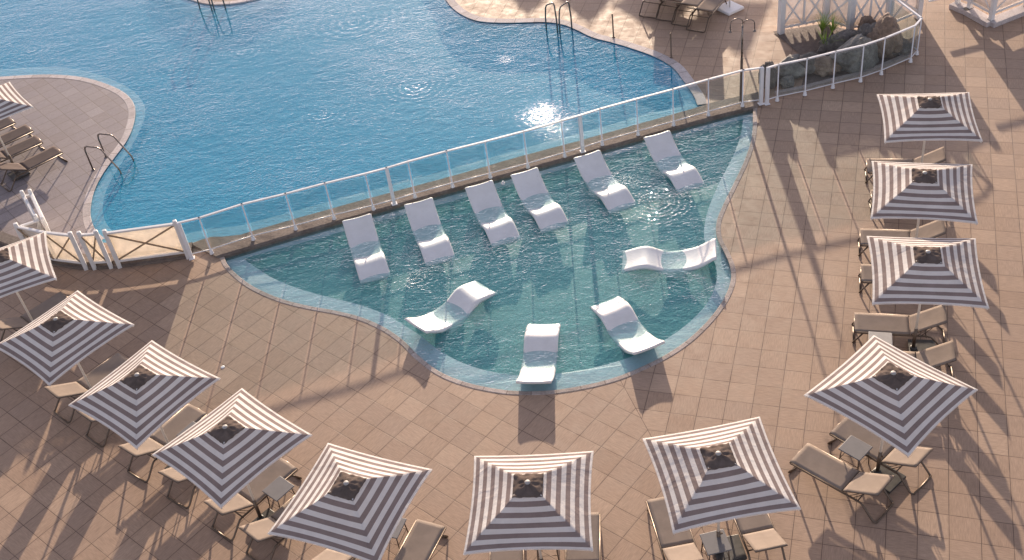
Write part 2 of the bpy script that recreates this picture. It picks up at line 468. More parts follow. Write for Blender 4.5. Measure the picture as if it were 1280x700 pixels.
def copy_tree(o, parent=None):
    c = o.copy(); COL.objects.link(c)
    c.parent = parent
    for ch in [x for x in COL.objects if x.parent == o]: copy_tree(ch, c)
    return c


def smooth_loop(px, z=0.0, n=5, closed=True, sharp=()):
    """Catmull-Rom through surveyed points; indices in sharp stay corners"""
    P = [G(x, y, z) for x, y in px]; N = len(P); out = []
    for i in range(N if closed else N - 1):
        p1, p2 = P[i], P[(i + 1) % N]
        p0 = p1 - (p2 - p1) if (i in sharp or (not closed and i == 0)) else P[i - 1]
        j = (i + 1) % N
        p3 = p2 + (p2 - p1) if (j in sharp or (not closed and j == N - 1)) else P[(i + 2) % N]
        for k in range(n):
            t = k / n
            out.append(.5 * ((2 * p1) + (p2 - p0) * t + (2 * p0 - 5 * p1 + 4 * p2 - p3) * t * t + (3 * p1 - p0 - 3 * p2 + p3) * t ** 3))
    if not closed: out.append(P[-1])
    return out


def fill(mb, loops, z):
    """loops: outer, then holes; z: one height per loop"""
    vs = []; flat = []
    for lp, zz in zip(loops, z):
        flat.append([Vector((p.x, p.y, 0)) for p in lp])
        vs += [mb.b.verts.new((p.x, p.y, zz)) for p in lp]
    for tri in tessellate_polygon(flat):
        try:
            f = mb.b.faces.new([vs[i] for i in tri]); f.normal_update()
            if f.normal.z < 0: f.normal_flip()
        except ValueError: pass
    return vs


def skirt(mb, lp, z0, z1, closed=True):
    a = [mb.b.verts.new((p.x, p.y, z0)) for p in lp]; b = [mb.b.verts.new((p.x, p.y, z1)) for p in lp]
    N = len(lp)
    for i in range(N if closed else N - 1):
        f = mb.b.faces.new((a[i], a[(i + 1) % N], b[(i + 1) % N], b[i])); f.smooth = True


def ribbon(mb, lp, wdt, z0, z1, closed=False, flip=1):
    uvl = mb.b.loops.layers.uv.new('UVMap'); cum = [0.0]
    for a, b in zip(lp, lp[1:]): cum.append(cum[-1] + (b - a).length)
    cum.append(cum[-1] + (lp[0] - lp[-1]).length)
    """kerb stone strip of width wdt lying on the deck side of an edge"""
    N = len(lp); rows = []
    for i in range(N):
        a = lp[i - 1] if (closed or i > 0) else lp[i]; b = lp[(i + 1) % N] if (closed or i < N - 1) else lp[i]
        t = (b - a); t.z = 0; t.normalize(); nn = Vector((t.y, -t.x, 0)) * flip
        p = Vector((lp[i].x, lp[i].y, 0))
        prof = [(-.012, z0), (-.012, z1 - .01), (0, z1), (wdt - .01, z1), (wdt, z1 - .008), (wdt, 0.0005)]
        rows.append([mb.b.verts.new(p + nn * o + Vector((0, 0, zz))) for o, zz in prof])
    for i in range(N if closed else N - 1):
        for k in range(5):
            f = mb.b.faces.new((rows[i][k], rows[i][k + 1], rows[(i + 1) % N][k + 1], rows[(i + 1) % N][k]))
            for l, uu in zip(f.loops, (cum[i], cum[i], cum[i + 1], cum[i + 1])): l[uvl].uv = (uu, 0)


# ------------------------------------------------------------------ pools and deck
WS, WM = -.06, -.022          # water levels
S_shore = [(275, 322), (281, 336), (297, 352), (318, 366), (348, 379), (382, 388), (420, 395), (450, 403), (477, 415), (500, 431),
           (520, 451), (545, 470), (575, 483), (612, 492), (648, 496), (690, 495), (730, 489), (770, 479), (805, 465), (840, 447),
           (868, 427), (893, 402), (910, 378), (919, 355), (918, 335), (910, 316), (902, 300), (901, 282), (908, 262), (922, 233), (936, 203), (945, 172), (946, 135)]
s_out = smooth_loop(S_shore, WS, 5, False)
s_out += [G(x, y, WS) for x, y in ((900, 146), (841, 162), (780, 179.5), (706, 200), (640, 218), (560, 240), (460, 268), (380, 291), (310, 312))]
S_in = [(305, 327), (319, 337), (345, 353), (378, 366), (414, 376), (450, 385), (482, 397), (505, 410), (528, 425), (548, 441), (575, 456),
        (607, 467), (645, 473), (688, 472), (738, 465), (790, 450), (830, 430), (862, 407), (884, 383), (895, 358), (895, 338), (887, 320),
        (880, 300), (884, 270), (898, 235), (916, 200), (925, 175), (929, 153)]
s_in = smooth_loop(S_in, -.25, 5, False)
s_in += [G(x, y, -.25) for x, y in ((880, 166), (800, 189), (706, 215), (610, 243), (510, 271), (420, 296), (350, 315))]

M_right = [(884, 131), (879, 119), (866, 100), (850, 81), (825, 67), (794, 56), (770, 49), (747, 43), (728, 34), (709, 27), (682, 23.5), (638, 24.5), (606, 23), (588, 17), (576, 9), (568, 0), (556, -20)]
M_far = [(535, -60), (480, -120), (200, -130), (-150, -60), (-190, 70)]
M_isle = [(-120, 112), (-50, 104), (0, 100.5), (50, 98), (90, 100), (120, 107), (145, 118), (157, 129), (161, 142), (158, 160), (150, 178), (136, 197), (122, 216), (111, 236), (105, 256), (104, 274), (110, 292), (122, 304)]
M_wall = [(236, 306), (260, 298), (280, 298), (302, 295), (350, 281), (420, 261), (480, 245), (532, 231), (580, 218), (638, 201), (680, 189.5), (724, 178), (780, 162), (830, 148)]
m_out = smooth_loop(M_right, WM, 4, False) + [G(x, y, WM) for x, y in M_far] + smooth_loop(M_isle, WM, 4, False) + [G(x, y, WM) for x, y in M_wall]
MI_right = [(856, 138), (851, 122), (846, 105), (838, 91), (819, 76), (794, 65), (754, 54), (716, 38), (682, 32), (622, 31), (591, 24), (569, 16), (555, 6), (540, -20)]
MI_far = [(515, -55), (470, -105), (205, -115), (-130, -50), (-165, 65)]
MI_isle = [(-115, 98), (-55, 93), (0, 92), (60, 89), (105, 93), (142, 105), (168, 119), (182, 136), (183, 152), (174, 175), (160, 200), (145, 224), (135, 245), (131, 264), (134, 282), (146, 299)]
MI_wall = [(232, 299), (262, 292), (302, 288), (350, 275), (420, 256), (480, 240), (532, 226), (580, 213), (638, 196), (680, 184.5), (724, 173), (780, 157), (822, 146)]
m_in = smooth_loop(MI_right, -.25, 4, False) + [G(x, y, -.25) for x, y in MI_far] + smooth_loop(MI_isle, -.25, 4, False) + [G(x, y, -.25) for x, y in MI_wall]

isl = smooth_loop([(214, -22), (226, -6), (241, 0.5), (255, 4.5), (270, 6), (288, 5), (310, 1.5), (330, -5), (345, -25), (320, -55), (260, -62), (220, -48)], 0, 5)
isl_led = smooth_loop([(196, -22), (209, -1), (228, 8), (250, 14), (275, 15), (302, 12), (332, 5), (352, -6), (366, -26), (335, -68), (258, -76), (203, -55)], -.2, 5)

mb = MB()
rect = [Vector((-70, -25, 0)), Vector((75, -25, 0)), Vector((75, 95, 0)), Vector((-70, 95, 0))]
fill(mb, [rect, s_out, m_out], [0, 0, 0])
skirt(mb, s_out, 0, -.3); skirt(mb, m_out, 0, -.3)
deck = tag(mb.build('deck', M['deck'], fixn=False), kind='structure')

li = smooth_loop(M_isle[1:], 0, 4, False) + [G(x, y) for x, y in ((112, 318), (90, 322), (66, 316), (40, 303), (10, 296), (-60, 300), (-190, 250))]
mb = MB(); fill(mb, [li], [.004]); tag(mb.build('left_island_deck', M['left_island'], fixn=False), kind='structure')
mb = MB(); fill(mb, [isl], [0.0]); skirt(mb, isl, 0, -.3)
tag(mb.build('island_deck', M['island'], fixn=False), kind='structure')
mb = MB(); fill(mb, [isl_led, isl], [-.09, -.05]); skirt(mb, isl_led, -.09, -.41)
tag(mb.build('island_step', M['m_ledge'], fixn=False), kind='structure')

mb = MB(); fill(mb, [s_out, s_in], [-.13, -.15]); tag(mb.build('shallow_pool_step', M['s_ledge'], fixn=False), kind='structure')
mb = MB(); skirt(mb, s_in, -.15, -.38); fill(mb, [s_in], [-.38]); tag(mb.build('shallow_pool_floor', M['s_floor'], fixn=False), kind='structure')
mb = MB(); fill(mb, [m_out, m_in], [-.05, -.10]); tag(mb.build('main_pool_step', M['m_ledge'], fixn=False), kind='structure')
mb = MB(); skirt(mb, m_in, -.10, -.42); fill(mb, [m_in], [-.42]); tag(mb.build('main_pool_floor', M['m_floor'], fixn=False), kind='structure')

S_RINGS = [(G(821, 253, WS), 2.0, .13, .36), (G(520, 347, WS), 1.2, .15, .3), (G(600, 330, WS), .25, .3, 2.0), (G(800, 390, WS), .2, .22, 1.5)]
M_RINGS = [(G(520, 107, WM), 1.0, .20, .6), (G(404, 143, WM), .8, .18, .4), (G(443, 27, WM), .8, .28, .9), (G(160, 29, WM), .6, .22, .5), (G(40, 63, WM), .8, .22, .5),
           (G(216, 86, WM), .7, .22, .5), (G(302, 65, WM), .6, .22, .5), (G(676, 146, WM), 1.6, .20, .42), (G(560, 165, WM), .35, .42, 3.0), (G(340, 130, WM), .22, .5, 4.0), (G(180, 178, WM), .6, .16, .3)]
M['s_water'] = water_material('shallow_water', (.90, .975, .98), S_RINGS, 7.5, .085, .0050, (1, 1.6, 1), .35, .08, (.17, .54, .57), .22, .11, [(G(824, 252, WS), .010, .4), (G(519, 348, WS), .008, .28), (G(775, 225, WS), .006, .5)])
M['m_water'] = water_material('main_water', (.84, .96, .99), M_RINGS, 7.0, .055, .0026, (1, 1.8, 1), -.1, .08, (.045, .42, .64), .46, .06, [(G(677, 143, WM), .015, .5), (G(690, 165, WM), .008, .6), (G(632, 75, WM), .008, .25)])
mb = MB(); fill(mb, [s_out], [WS]); tag(mb.build('shallow_water', M['s_water'], fixn=False), kind='structure')
mb = MB(); fill(mb, [m_out, isl], [WM, WM]); tag(mb.build('main_pool_water', M['m_water'], fixn=False), kind='structure')

mb = MB(); ribbon(mb, smooth_loop(S_shore, WS, 5, False), 0.10, -.14, .007, False, -1)
tag(mb.build('shallow_pool_coping', M['coping_joint']), kind='structure')
for pts, wd, fl in ((M_right, .26, -1), (M_isle[1:], .20, -1)):
    mb = MB(); ribbon(mb, smooth_loop(pts, WM, 4, False), wd, -.14, .008, False, fl)
    tag(mb.build('main_pool_coping', M['kerb_joint']), kind='structure')
mb = MB(); ribbon(mb, isl, .2, -.14, .02, True, -1); tag(mb.build('island_coping', M['kerb_joint']), kind='structure')

# dividing wall between the pools (top slab with a lower step towards the shallow pool)
wf = [(240, 307)] + M_wall[1:] + [(862, 139), (898, 128), (948, 117)]
wn_ = [(272, 323), (310, 311.5), (380, 290.5), (460, 267.5), (560, 239.5), (640, 217.5), (706, 199.5), (780, 179), (841, 161.5), (900, 145.5), (948, 134)]
wr = empty('dividing_wall', G(600, 225)); tag(wr, 'low brown rendered wall between the blue main pool and the shallow lounger pool', 'wall')
mb = MB()
for lvl, far, near in ((.05, wf, None),):
    nf = [G(x, y) for x, y in far]; nn_ = [G(x, y) for x, y in wn_]

    def at(lst, t):
        L = [(b - a).length for a, b in zip(lst, lst[1:])]; d = t * sum(L)
        for i, l in enumerate(L):
            if d <= l or i == len(L) - 1: return lst[i].lerp(lst[i + 1], min(1, d / l))
            d -= l
    NS = 60; rows = []
    for i in range(NS + 1):
        a, b = at(nf, i / NS), at(nn_, i / NS); d = (b - a)
        j = Vector((0, 0, noise.noise(a * 3) * .008))
        rows.append([a + Vector((0, 0, -.3)), a + Vector((0, 0, .05)) + j, a + d * .45 + Vector((0, 0, .05)) + j, a + d * .93 + Vector((0, 0, .04)), b - d.normalized() * -.015 + Vector((0, 0, .012)), b + d.normalized() * .015 + Vector((0, 0, -.3))])
    vv = [[mb.b.verts.new(p) for p in r] for r in rows]
    for i in range(NS):
        for k in range(5): mb.b.faces.new((vv[i][k], vv[i][k + 1], vv[i + 1][k + 1], vv[i + 1][k]))
    mb.b.faces.new(vv[0]); mb.b.faces.new(vv[-1][::-1])
mb.build('wall_body', M['wall'], wr, off=wr.location)


# ------------------------------------------------------------------ glass fences
def fence_run(root, posts, H=1.06, base=.05):
    """posts: (ground point, thick?)  -> posts, rail, bottom rail, glass as parts of root"""
    o = Vector(root.location)
    P = [p for p, _ in posts]
    for p, thick in posts:
        b = MB()
        if thick:
            b.box(p + Vector((0, 0, H / 2 + .01)), (.085, .085, H + .02), .2).box(p + Vector((0, 0, .01)), (.14, .14, .02), .2)
        else:
            b.lathe(p, [(.055, 0), (.055, .015), (.045, .03), (.042, .09), (.018, .12), (.016, H)], 12)
        b.build('post', M['rail'], root, off=o, bevel=.006 if thick else 0)
    rail = MB(); br = MB()
    for a, b in zip(P, P[1:]):
        d = (b - a).normalized()
        rail.beam(a + Vector((0, 0, H + .015)) - d * .02, b + Vector((0, 0, H + .015)) + d * .02, .05, .035)
        br.tube([a + Vector((0, 0, .13)), b + Vector((0, 0, .13))], .014, 8)
        g = MB(); nn = Vector((-d.y, d.x, 0)) * .03
        g.beam(a + nn + d * .05 + Vector((0, 0, .565)), b + nn - d * .05 + Vector((0, 0, .565)), .01, .83)
        g.build('glass_panel', M['glass'], root, off=o)
    rail.build('top_rail', M['rail'], root, off=o); br.build('bottom_rail', M['rail'], root, off=o)


gf = empty('glass_fence', G(600, 225, .03)); tag(gf, 'long straight white railed glass fence along the wall between the two pools', 'fence')
fp = [((240, 323), 1), ((265, 317), 0), ((317, 300), 0), ((370, 287), 0), ((418, 274), 0), ((467, 262), 0), ((493, 255), 1), ((519, 247), 0), ((566, 234), 0), ((613, 222), 0), ((660, 209.5), 0), ((706, 196), 0),
      ((728.5, 189.5), 1), ((753, 181.5), 0), ((797.7, 169), 0), ((842, 157), 0), ((885.5, 144.5), 0), ((928, 133), 0), ((951, 130), 1)]
fence_run(gf, [(G(x, y, .03), t) for (x, y), t in fp])
gc = empty('glass_fence', G(1050, 108)); tag(gc, 'curved white railed glass fence in front of the rock garden', 'fence')
cpx = [((958.5, 130), 1), ((971.5, 126), 0), ((1006, 119), 0), ((1041, 110), 0), ((1075.5, 102), 0), ((1101.5, 93), 0), ((1138, 77.5), 0)]
cpost = [(G(x, y, .02), t) for (x, y), t in cpx] + [(G(1146, 68, .02), 0), (G(1110, 39, .02), 0)]
fence_run(gc, cpost)
kb = MB(); ks = [G(x, y - 3) for (x, y), t in cpx[1:]]
for a, b in zip(ks, ks[1:]): kb.beam(a + Vector((0, .17, .04)), b + Vector((0, .17, .04)), .14, .10)
tag(kb.build('garden_kerb', M['coping'], bevel=.01), kind='structure')


# ------------------------------------------------------------------ canvas fences
def canvas_panel(root, a, b, zb, zt, mat, nX=1, teeth=False, brace=.035, post_mid=False, brace_mat=None):
    o = Vector(root.location); d = (b - a); L = d.length; d.normalize(); nn = Vector((d.y, -d.x, 0))
    if nn.y > 0: nn = -nn
    up = Vector((0, 0, 1))
    MB().beam(a + up * zt, b + up * zt, .075, .05).build('top_rail', M['white'], root, off=o, bevel=.008)
    MB().beam(a + up * zb, b + up * zb, .06, .05).build('bottom_rail', M['white'], root, off=o, bevel=.008)
    bk = -nn * .035
    c = MB()
    vs = c.grid(lambda u, v: a + d * (u * L) + bk + up * (zb + .03 + (zt - zb - .06) * v) + nn * (.012 * math.sin(u * math.pi) * math.sin(v * math.pi)), 8, 4)
    if teeth:
        n = max(3, int(L / .2))
        for i in range(n):
            x0, x1 = i * L / n, (i + 1) * L / n
            c.b.faces.new([c.b.verts.new(a + d * x + bk + up * z) for x, z in ((x0, zb + .03), (x1, zb + .03), ((x0 + x1) / 2, zb - .13))])
    cv = c.build('canvas_panel', mat, root, off=o, solid=.004)
    for k in range(nX):
        x0 = a + d * (L * k / nX + .03); x1 = a + d * (L * (k + 1) / nX - .03)
        MB().beam(x0 + up * (zb + .03), x1 + up * (zt - .03), brace, .025, nn).build('brace', brace_mat or M['white'], root, off=o)
        MB().beam(x0 + up * (zt - .03) + nn * .026, x1 + up * (zb + .03) + nn * .026, brace, .025, nn).build('brace', brace_mat or M['white'], root, off=o)
        if k: MB().beam(x0 - d * .03 + up * zb, x0 - d * .03 + up * zt, .05, .06, nn).build('stile', M['white'], root, off=o)


def wpost(root, p, h=1.12, w_=.10, rz=.3):
    MB().box(Vector((p.x, p.y, h / 2)), (w_, w_, h), rz).box(Vector((p.x, p.y, h + .01)), (w_ * .8, w_ * .8, .02), rz).build('post', M['white'], root, off=root.location, bevel=.008)


M['brace_brown'] = simple('brown_brace', (.30, .22, .15), .6)
lf = empty('canvas_fence', G(160, 322)); tag(lf, 'low white fence with cream canvas and crossed braces left of the straight glass fence', 'fence')
g2 = lambda x, y, z=1.12: Vector((G(x, y, z).x, G(x, y, z).y, 0))
Q = [g2(218, 276.5), g2(130, 288.5), g2(119, 289), g2(98, 290.5), g2(87, 291), g2(52, 287), g2(19, 280)]
for q in (Q[0], Q[1], Q[2], Q[3], Q[4], Q[6]): wpost(lf, q)
for a, b in ((1, 0), (3, 2), (5, 4), (6, 5)):
    canvas_panel(lf, Q[a], Q[b], .20, 1.04, M['canvas'], 1, brace_mat=M['brace_brown'])
gt = empty('canvas_gate', g2(34, 275)); tag(gt, 'short white gate with crossed braces at the far left corner of the canvas fence', 'gate')
ga, gb = g2(23, 278), g2(47, 270.5)
canvas_panel(gt, ga, gb, .25, 1.0, M['canvas_pale'], 1)
sf = empty('canvas_fence', g2(40, 250)); tag(sf, 'white double post canvas fence seen end on beside the left island deck', 'fence')
sa, sb, sc2, sd2 = g2(27, 240), g2(44, 270), g2(37, 238.5), g2(52.5, 272.5)
for q in (sa, sb, sc2, sd2): wpost(sf, q, 1.14, .09)
canvas_panel(sf, sa, sb, .2, 1.0, M['canvas_pale'], 1)
canvas_panel(sf, sc2, sd2, .2, 1.04, M['canvas_pale'], 1)
MB().beam(sa + Vector((0, 0, .98)), sc2 + Vector((0, 0, .98)), .05, .06).build('cross_rail', M['white'], sf, off=sf.location)
# brown plinth under the left canvas fence
pk = MB(); front = [G(x, y) for x, y in ((241, 322), (200, 329), (160, 334), (125, 337), (100, 337.5), (66, 332), (30, 322), (-30, 300))]
front = [front[0].lerp(front[1], 0)] + front[1:]
vv = []
for i, p in enumerate(front):
    t = (front[min(i + 1, len(front) - 1)] - front[max(i - 1, 0)]).normalized(); n_ = Vector((t.y, -t.x, 0))
    if n_.y < 0: n_ = -n_
    vv.append([pk.b.verts.new(p + n_ * o_ + Vector((0, 0, z_))) for o_, z_ in ((0, 0), (0, .06), (.10, .065), (.105, .16), (.40, .17), (.40, 0))])
for a, b in zip(vv, vv[1:]):
    for k in range(5): pk.b.faces.new((a[k], a[k + 1], b[k + 1], b[k]))
tag(pk.build('plinth', M['wall']), kind='structure')

# rock garden fence (white crosses over pale canvas)
rf_ = empty('canvas_fence', G(1040, 38)); tag(rf_, 'white cross braced canvas fence standing behind the rock garden', 'fence')
q0, q1, q2, q3 = (Vector((G(x, y).x, G(x, y).y, 0)) for x, y in ((976, 42), (1031, 31), (1062, 41), (1109, 38)))
q4 = Vector((G(1147, 22).x, G(1147, 22).y, 0))
for q in (q0, q1, q2, q3, q4): wpost(rf_, q, 1.2, .16)
canvas_panel(rf_, q0, q1, .18, 1.12, M['canvas_pale'], 2, True, .05)
canvas_panel(rf_, q1, q2, .18, 1.12, M['canvas_pale'], 1, True, .05)
canvas_panel(rf_, q2, q3, .18, 1.12, M['canvas_pale'], 2, True, .05)
canvas_panel(rf_, q3, q4, .18, 1.12, M['canvas_pale'], 1, False, .05)
# corner enclosure at the upper right
ef = empty('canvas_fence', G(1237, 30)); tag(ef, 'white corner enclosure with pale canvas panels at the upper right deck', 'fence')
e = [Vector((G(x, y).x, G(x, y).y, 0)) for x, y in ((1196, 9), (1211, 15), (1238, 30), (1281, 13), (1330, -4))]
for q in e: wpost(ef, q, 1.25, .12)
for z_ in (.42, 1.08): MB().beam(q4 + Vector((.3, .1, z_)), e[0] + Vector((0, 0, z_)), .07, .05).build('top_rail', M['white'], ef, off=ef.location)
for a, b in zip(e, e[1:]): canvas_panel(ef, a, b, .32, 1.15, M['canvas_pale'], 1, False, .04)
lb = MB()
for a, b in zip(e, e[1:]):
    d = (b - a).normalized(); nn = Vector((d.y, -d.x, 0)); nn = nn if nn.y < 0 else -nn
    lb.beam(a - d * .1 + nn * .06 + Vector((0, 0, .07)), b + d * .1 + nn * .06 + Vector((0, 0, .07)), .34, .14)
tag(lb.build('ledge', M['pool_kerb'], ef, off=ef.location, bevel=.012))

# soil, rocks, plants
mb = MB(); sl_ = [G(x, y) for x, y in ((966, 40), (1000, 69), (1012, 80), (1000, 113), (1040, 104), (1075, 96), (1102, 87), (1134, 73), (1120, 52), (1105, 36), (1060, 38), (1030, 30))]
fill(mb, [sl_], [.02]); tag(mb.build('garden_soil', M['soil'], fixn=False), kind='structure')


def rock(px, py, r, h, mat, label, sx=1.0, rz=0.0, seed=0):
    p = G(px, py); b = MB(); bmesh.ops.create_icosphere(b.b, subdivisions=5, radius=1)
    off = Vector((seed * 7.3, seed * 3.1, seed))
    for v in b.b.verts:
        c = v.co.copy()
        vd = noise.voronoi(c * 1.7 + off)[0]
        k = 1 + .26 * noise.noise(c * 1.3 + off) + .30 * (min(.5, vd[1] - vd[0]) - .25) + .13 * noise.noise(c * 4 + off) + .07 * noise.noise(c * 9 + off) + .035 * noise.noise(c * 19 + off)
        c = c * k
        # broken facets
        for q in range(3):
            nq = Vector((math.cos(seed * 2 + q * 2.2), math.sin(seed + q * 1.9), .5 + .3 * math.sin(seed + q))).normalized()
            dq = c.dot(nq) - .78
            if dq > 0: c -= nq * dq * .8
        v.co = Vector((c.x * r * sx, c.y * r, c.z * h))
    for f in b.b.faces: f.smooth = True
    o = b.build('rock', mat); o.location = p + Vector((0, 0, h * .55)); o.rotation_euler = (0, 0, rz)
    return tag(o, label, 'rock', 'boulders in the rock garden')


rock(1068, 80, .50, .50, M['rock_grey'], 'large pale grey boulder in the middle of the rock garden', 1.35, .3, 1)
rock(1104, 64, .58, .62, M['rock_brown'], 'tall brown boulder at right end of the rock garden', .9, .2, 2)
rock(1083, 47, .30, .40, M['rock_brown'], 'small reddish brown pointed rock behind the grey boulder', 1, .5, 3)
rock(1092, 60, .42, .48, M['rock_dark'], 'dark rock wedged between grey boulder and tall brown boulder', 1, .8, 4)
rock(1050, 64, .42, .38, M['rock_dark'], 'flat dark rock behind the large grey boulder', 1.5, .2, 5)
rock(1027, 88, .34, .26, M['rock_brown'], 'low brown slab rock left of the large grey boulder', 1.6, -.5, 6)
rock(1006, 88, .36, .32, M['rock_dark'], 'black rough rock between brown slab and the leftmost grey rocks', 1.2, .4, 7)
rock(988, 93, .38, .30, M['rock_grey'], 'mottled grey rock nearest the shower pole', 1.4, .2, 8)
rock(984, 106, .20, .16, M['rock_grey'], 'little grey stone against the glass fence kerb', 1.2, .9, 9)
rock(960, 106, .26, .42, M['rock_dark'], 'dark upright rock right behind the thick gate posts', .9, .1, 10)
rock(1122, 66, .30, .26, M['rock_dark'], 'low dark rock at far right behind the glass corner', 1.2, .1, 11)


def spiky(px, py, h, label, seed):
    rnd = random.Random(seed); p = G(px, py)
    root = empty('spiky_plant', p); tag(root, label, 'plant', 'spiky plants in the rock garden')
    MB().tube([(0, 0, 0), (0.01, 0, .12), (0, .01, .2)], .035, 8, r2=.025).build('stem', M['trunk'], root)
    b = MB()
    for k in range(34):
        a = rnd.uniform(0, 6.28); L = h * rnd.uniform(.7, 1.1); lean = rnd.uniform(.1, .9); wd = rnd.uniform(.014, .022)
        dr = Vector((math.cos(a), math.sin(a), 0)); sd_ = Vector((-dr.y, dr.x, 0)); prev = None
        for i in range(6):
            t = i / 5; c = Vector((0, 0, .16)) + dr * (L * lean * t * (.5 + .5 * t)) + Vector((0, 0, L * (t - .45 * lean * t * t)))
            ww = wd * (1 - t) + .001
            cur = (b.b.verts.new(c - sd_ * ww), b.b.verts.new(c + sd_ * ww))
            if prev: b.b.faces.new((prev[0], prev[1], cur[1], cur[0]))
            prev = cur
    b.build('leaves', M['leaf'], root, fixn=False)


spiky(1027, 47, .68, 'bright green spiky plant on soil, left of the upper two', 1)
spiky(1039.5, 48, .68, 'bright green spiky plant on soil, right of the upper two', 2)
spiky(1031, 68, .68, 'bright green spiky plant lowest of three, nearest the glass fence', 3)


# ------------------------------------------------------------------ parasols
def make_parasol():
    root = empty('parasol', (0, 0, 0)); HR, ZR, ZT, V = .985, 2.04, 2.52, .225
    zc = lambda r: ZR + (ZT - ZR) * max(0.0, (HR - r) / HR) ** 1.08
    c = MB()
    for q in range(4):
        rot = Matrix.Rotation(q * math.pi / 2, 3, 'Z')

        def fn(u, v, rot=rot):
            r = V - .02 + (HR - V + .02) * u; t = 2 * v - 1
            k = (1 - t * t) * (r / HR) ** 2
            x = r * (1 - .045 * k); y = t * r
            z = zc(r) - .030 * (1 - t * t) * math.sin(math.pi * min(1, u * .9 + .1)) + .018 * k + .004 * noise.noise(Vector((x * 6, y * 6, q * 3.0)))
            return rot @ Vector((x, y, z))
        c.grid(fn, 18, 16, True, lambda u, v: (V - .02 + (HR - V + .02) * u, v))
        # hem
        def hem(u, v, rot=rot):
            t = 2 * v - 1; k = 1 - t * t; r = HR
            return rot @ Vector((r * (1 - .045 * k) + .003, t * r, zc(r) + .018 * k - .018 * u))
        c.grid(hem, 1, 16, True, lambda u, v: (.97, v))
    bmesh.ops.remove_doubles(c.b, verts=c.b.verts, dist=.002)
    c.build('canopy', M['stripe'], root, fixn=True)
    # crumpled vent cap
    vt = MB(); W_ = .236

    def vf(u, v):
        x, y = (2 * u - 1) * W_, (2 * v - 1) * W_; r = max(abs(x), abs(y)); a = math.atan2(y, x); rr = math.hypot(x, y)
        pinch = math.exp(-((rr - .09) / .07) ** 2)
        z = 2.480 - (r / W_) ** 1.3 * .075 + .013 * pinch * math.sin(8 * a) + .017 * noise.noise(Vector((x * 17, y * 17, 1.7))) * (.3 + rr / W_)
        k = 1 + .012 * noise.noise(Vector((x * 9, y * 9, 4)))
        return Vector((x * k, y * k, z))
    vt.grid(vf, 20, 20)
    vt.build('vent', M['vent'], root, solid=.003)
    MB().lathe((0, 0, 2.475), [(.03, -.03), (.044, 0), (.047, .008), (.042, .02), (.025, .027), (.004, .029)], 16).build('finial', M['table_light'], root)
    MB().tube([(0, 0, .0), (0, 0, 2.44)], .024, 12).build('pole', M['cream_pole'], root)
    MB().tube([(0, 0, .04), (0, 0, .58)], .034, 12).box((.045, 0, .5), (.05, .025, .025)).build('sleeve', M['bronze'], root)
    b = MB(); b.box((.17, 0, .035), (.5, .5, .055)); b.lathe((0, 0, .06), [(.07, 0), (.07, .02), (.045, .04)], 12)
    b.build('base_plate', M['plate'], root, bevel=.012)
    for q in range(4):
        a = q * math.pi / 2 + math.pi / 4; dr = Vector((math.cos(a), math.sin(a), 0))
        pts = [dr * (HR * 1.414 * t - .02) + Vector((0, 0, zc(HR * t) - .05)) for t in (.24, .43, .62, .81, 1)]
        MB().tube(pts, .011, 6).build('rib', M['cream_pole'], root)
        MB().tube([dr * .03 + Vector((0, 0, 1.78)), dr * .72 + Vector((0, 0, zc(.51) - .055))], .009, 6).build('strut', M['cream_pole'], root)
    MB().lathe((0, 0, 1.74), [(.035, 0), (.045, .01), (.045, .07), (.03, .08)], 12).build('runner', M['bronze'], root)
    return root


# name -> x, y, canopy angle, lounger axis, label phrase
PAR = [
    ('R1', 9.503, 20.145, -14.7, -14.7, 'uppermost parasol of the right row'),
    ('R2', 8.435, 17.618, -19.6, -17.0, 'second parasol down the right row'),
    ('R3', 7.572, 15.267, -16.1, -16.1, 'third parasol down the right row'),
    ('R4', 5.876, 12.425, -53.4, -53.4, 'diamond parasol at lower right'),
    ('B1', 2.777, 11.279, 2.9, -87.1, 'parasol right of bottom centre'),
    ('B2', -.186, 11.26, -8.6, -98.6, 'parasol at bottom centre'),
    ('B3', -3.095, 11.833, -27.2, -117.2, 'parasol left of bottom centre'),
    ('L1', -5.18, 13.41, -46.6, -136.6, 'lowest parasol of the left diagonal row'),
    ('L2', -6.975, 15.126, -42.0, -131.0, 'second lowest parasol of the left diagonal row'),
    ('L3', -8.856, 17.036, -44.3, -134.3, 'third lowest parasol of the left diagonal row'),
    ('L4', -10.62, 19.46, -70.2, -136.0, 'left edge parasol beside the canvas fence'),
    ('I1', -13.05, 26.85, -57.4, -147.0, 'parasol on the left island deck'),
]
PLAB = {
    'R1': 'striped parasol uppermost in the right row, below the rock garden',
    'R2': 'striped parasol second from the top in the right row',
    'R3': 'striped parasol third from the top of the right row, above the diamond turned one',
    'R4': 'striped parasol turned as a diamond at lower right, beside two visible loungers',
    'B1': 'tilted striped parasol right of bottom centre, with dark side table below its pole',
    'B2': 'striped parasol at bottom centre with edges square to the frame',
    'B3': 'striped parasol left of bottom centre, cut by the bottom edge',
    'L1': 'striped diamond parasol lowest in the left diagonal row',
    'L2': 'striped diamond parasol second lowest in the left diagonal row',
    'L3': 'striped diamond parasol in the left row touching the left edge',
    'L4': 'striped parasol cut by the left edge in front of the canvas fence',
    'I1': 'striped parasol cut by left edge on the island deck',
}
proto = make_parasol()
for i, (k, x, y, ca, la, ph) in enumerate(PAR):
    o = proto if i == 0 else copy_tree(proto)
    o.location = (x, y, 0); o.rotation_euler = (R(random.uniform(-1.1, 1.1)), R(random.uniform(-1.1, 1.1)), R(ca))
    tag(o, PLAB[k], 'parasol', 'striped parasols around the pools')


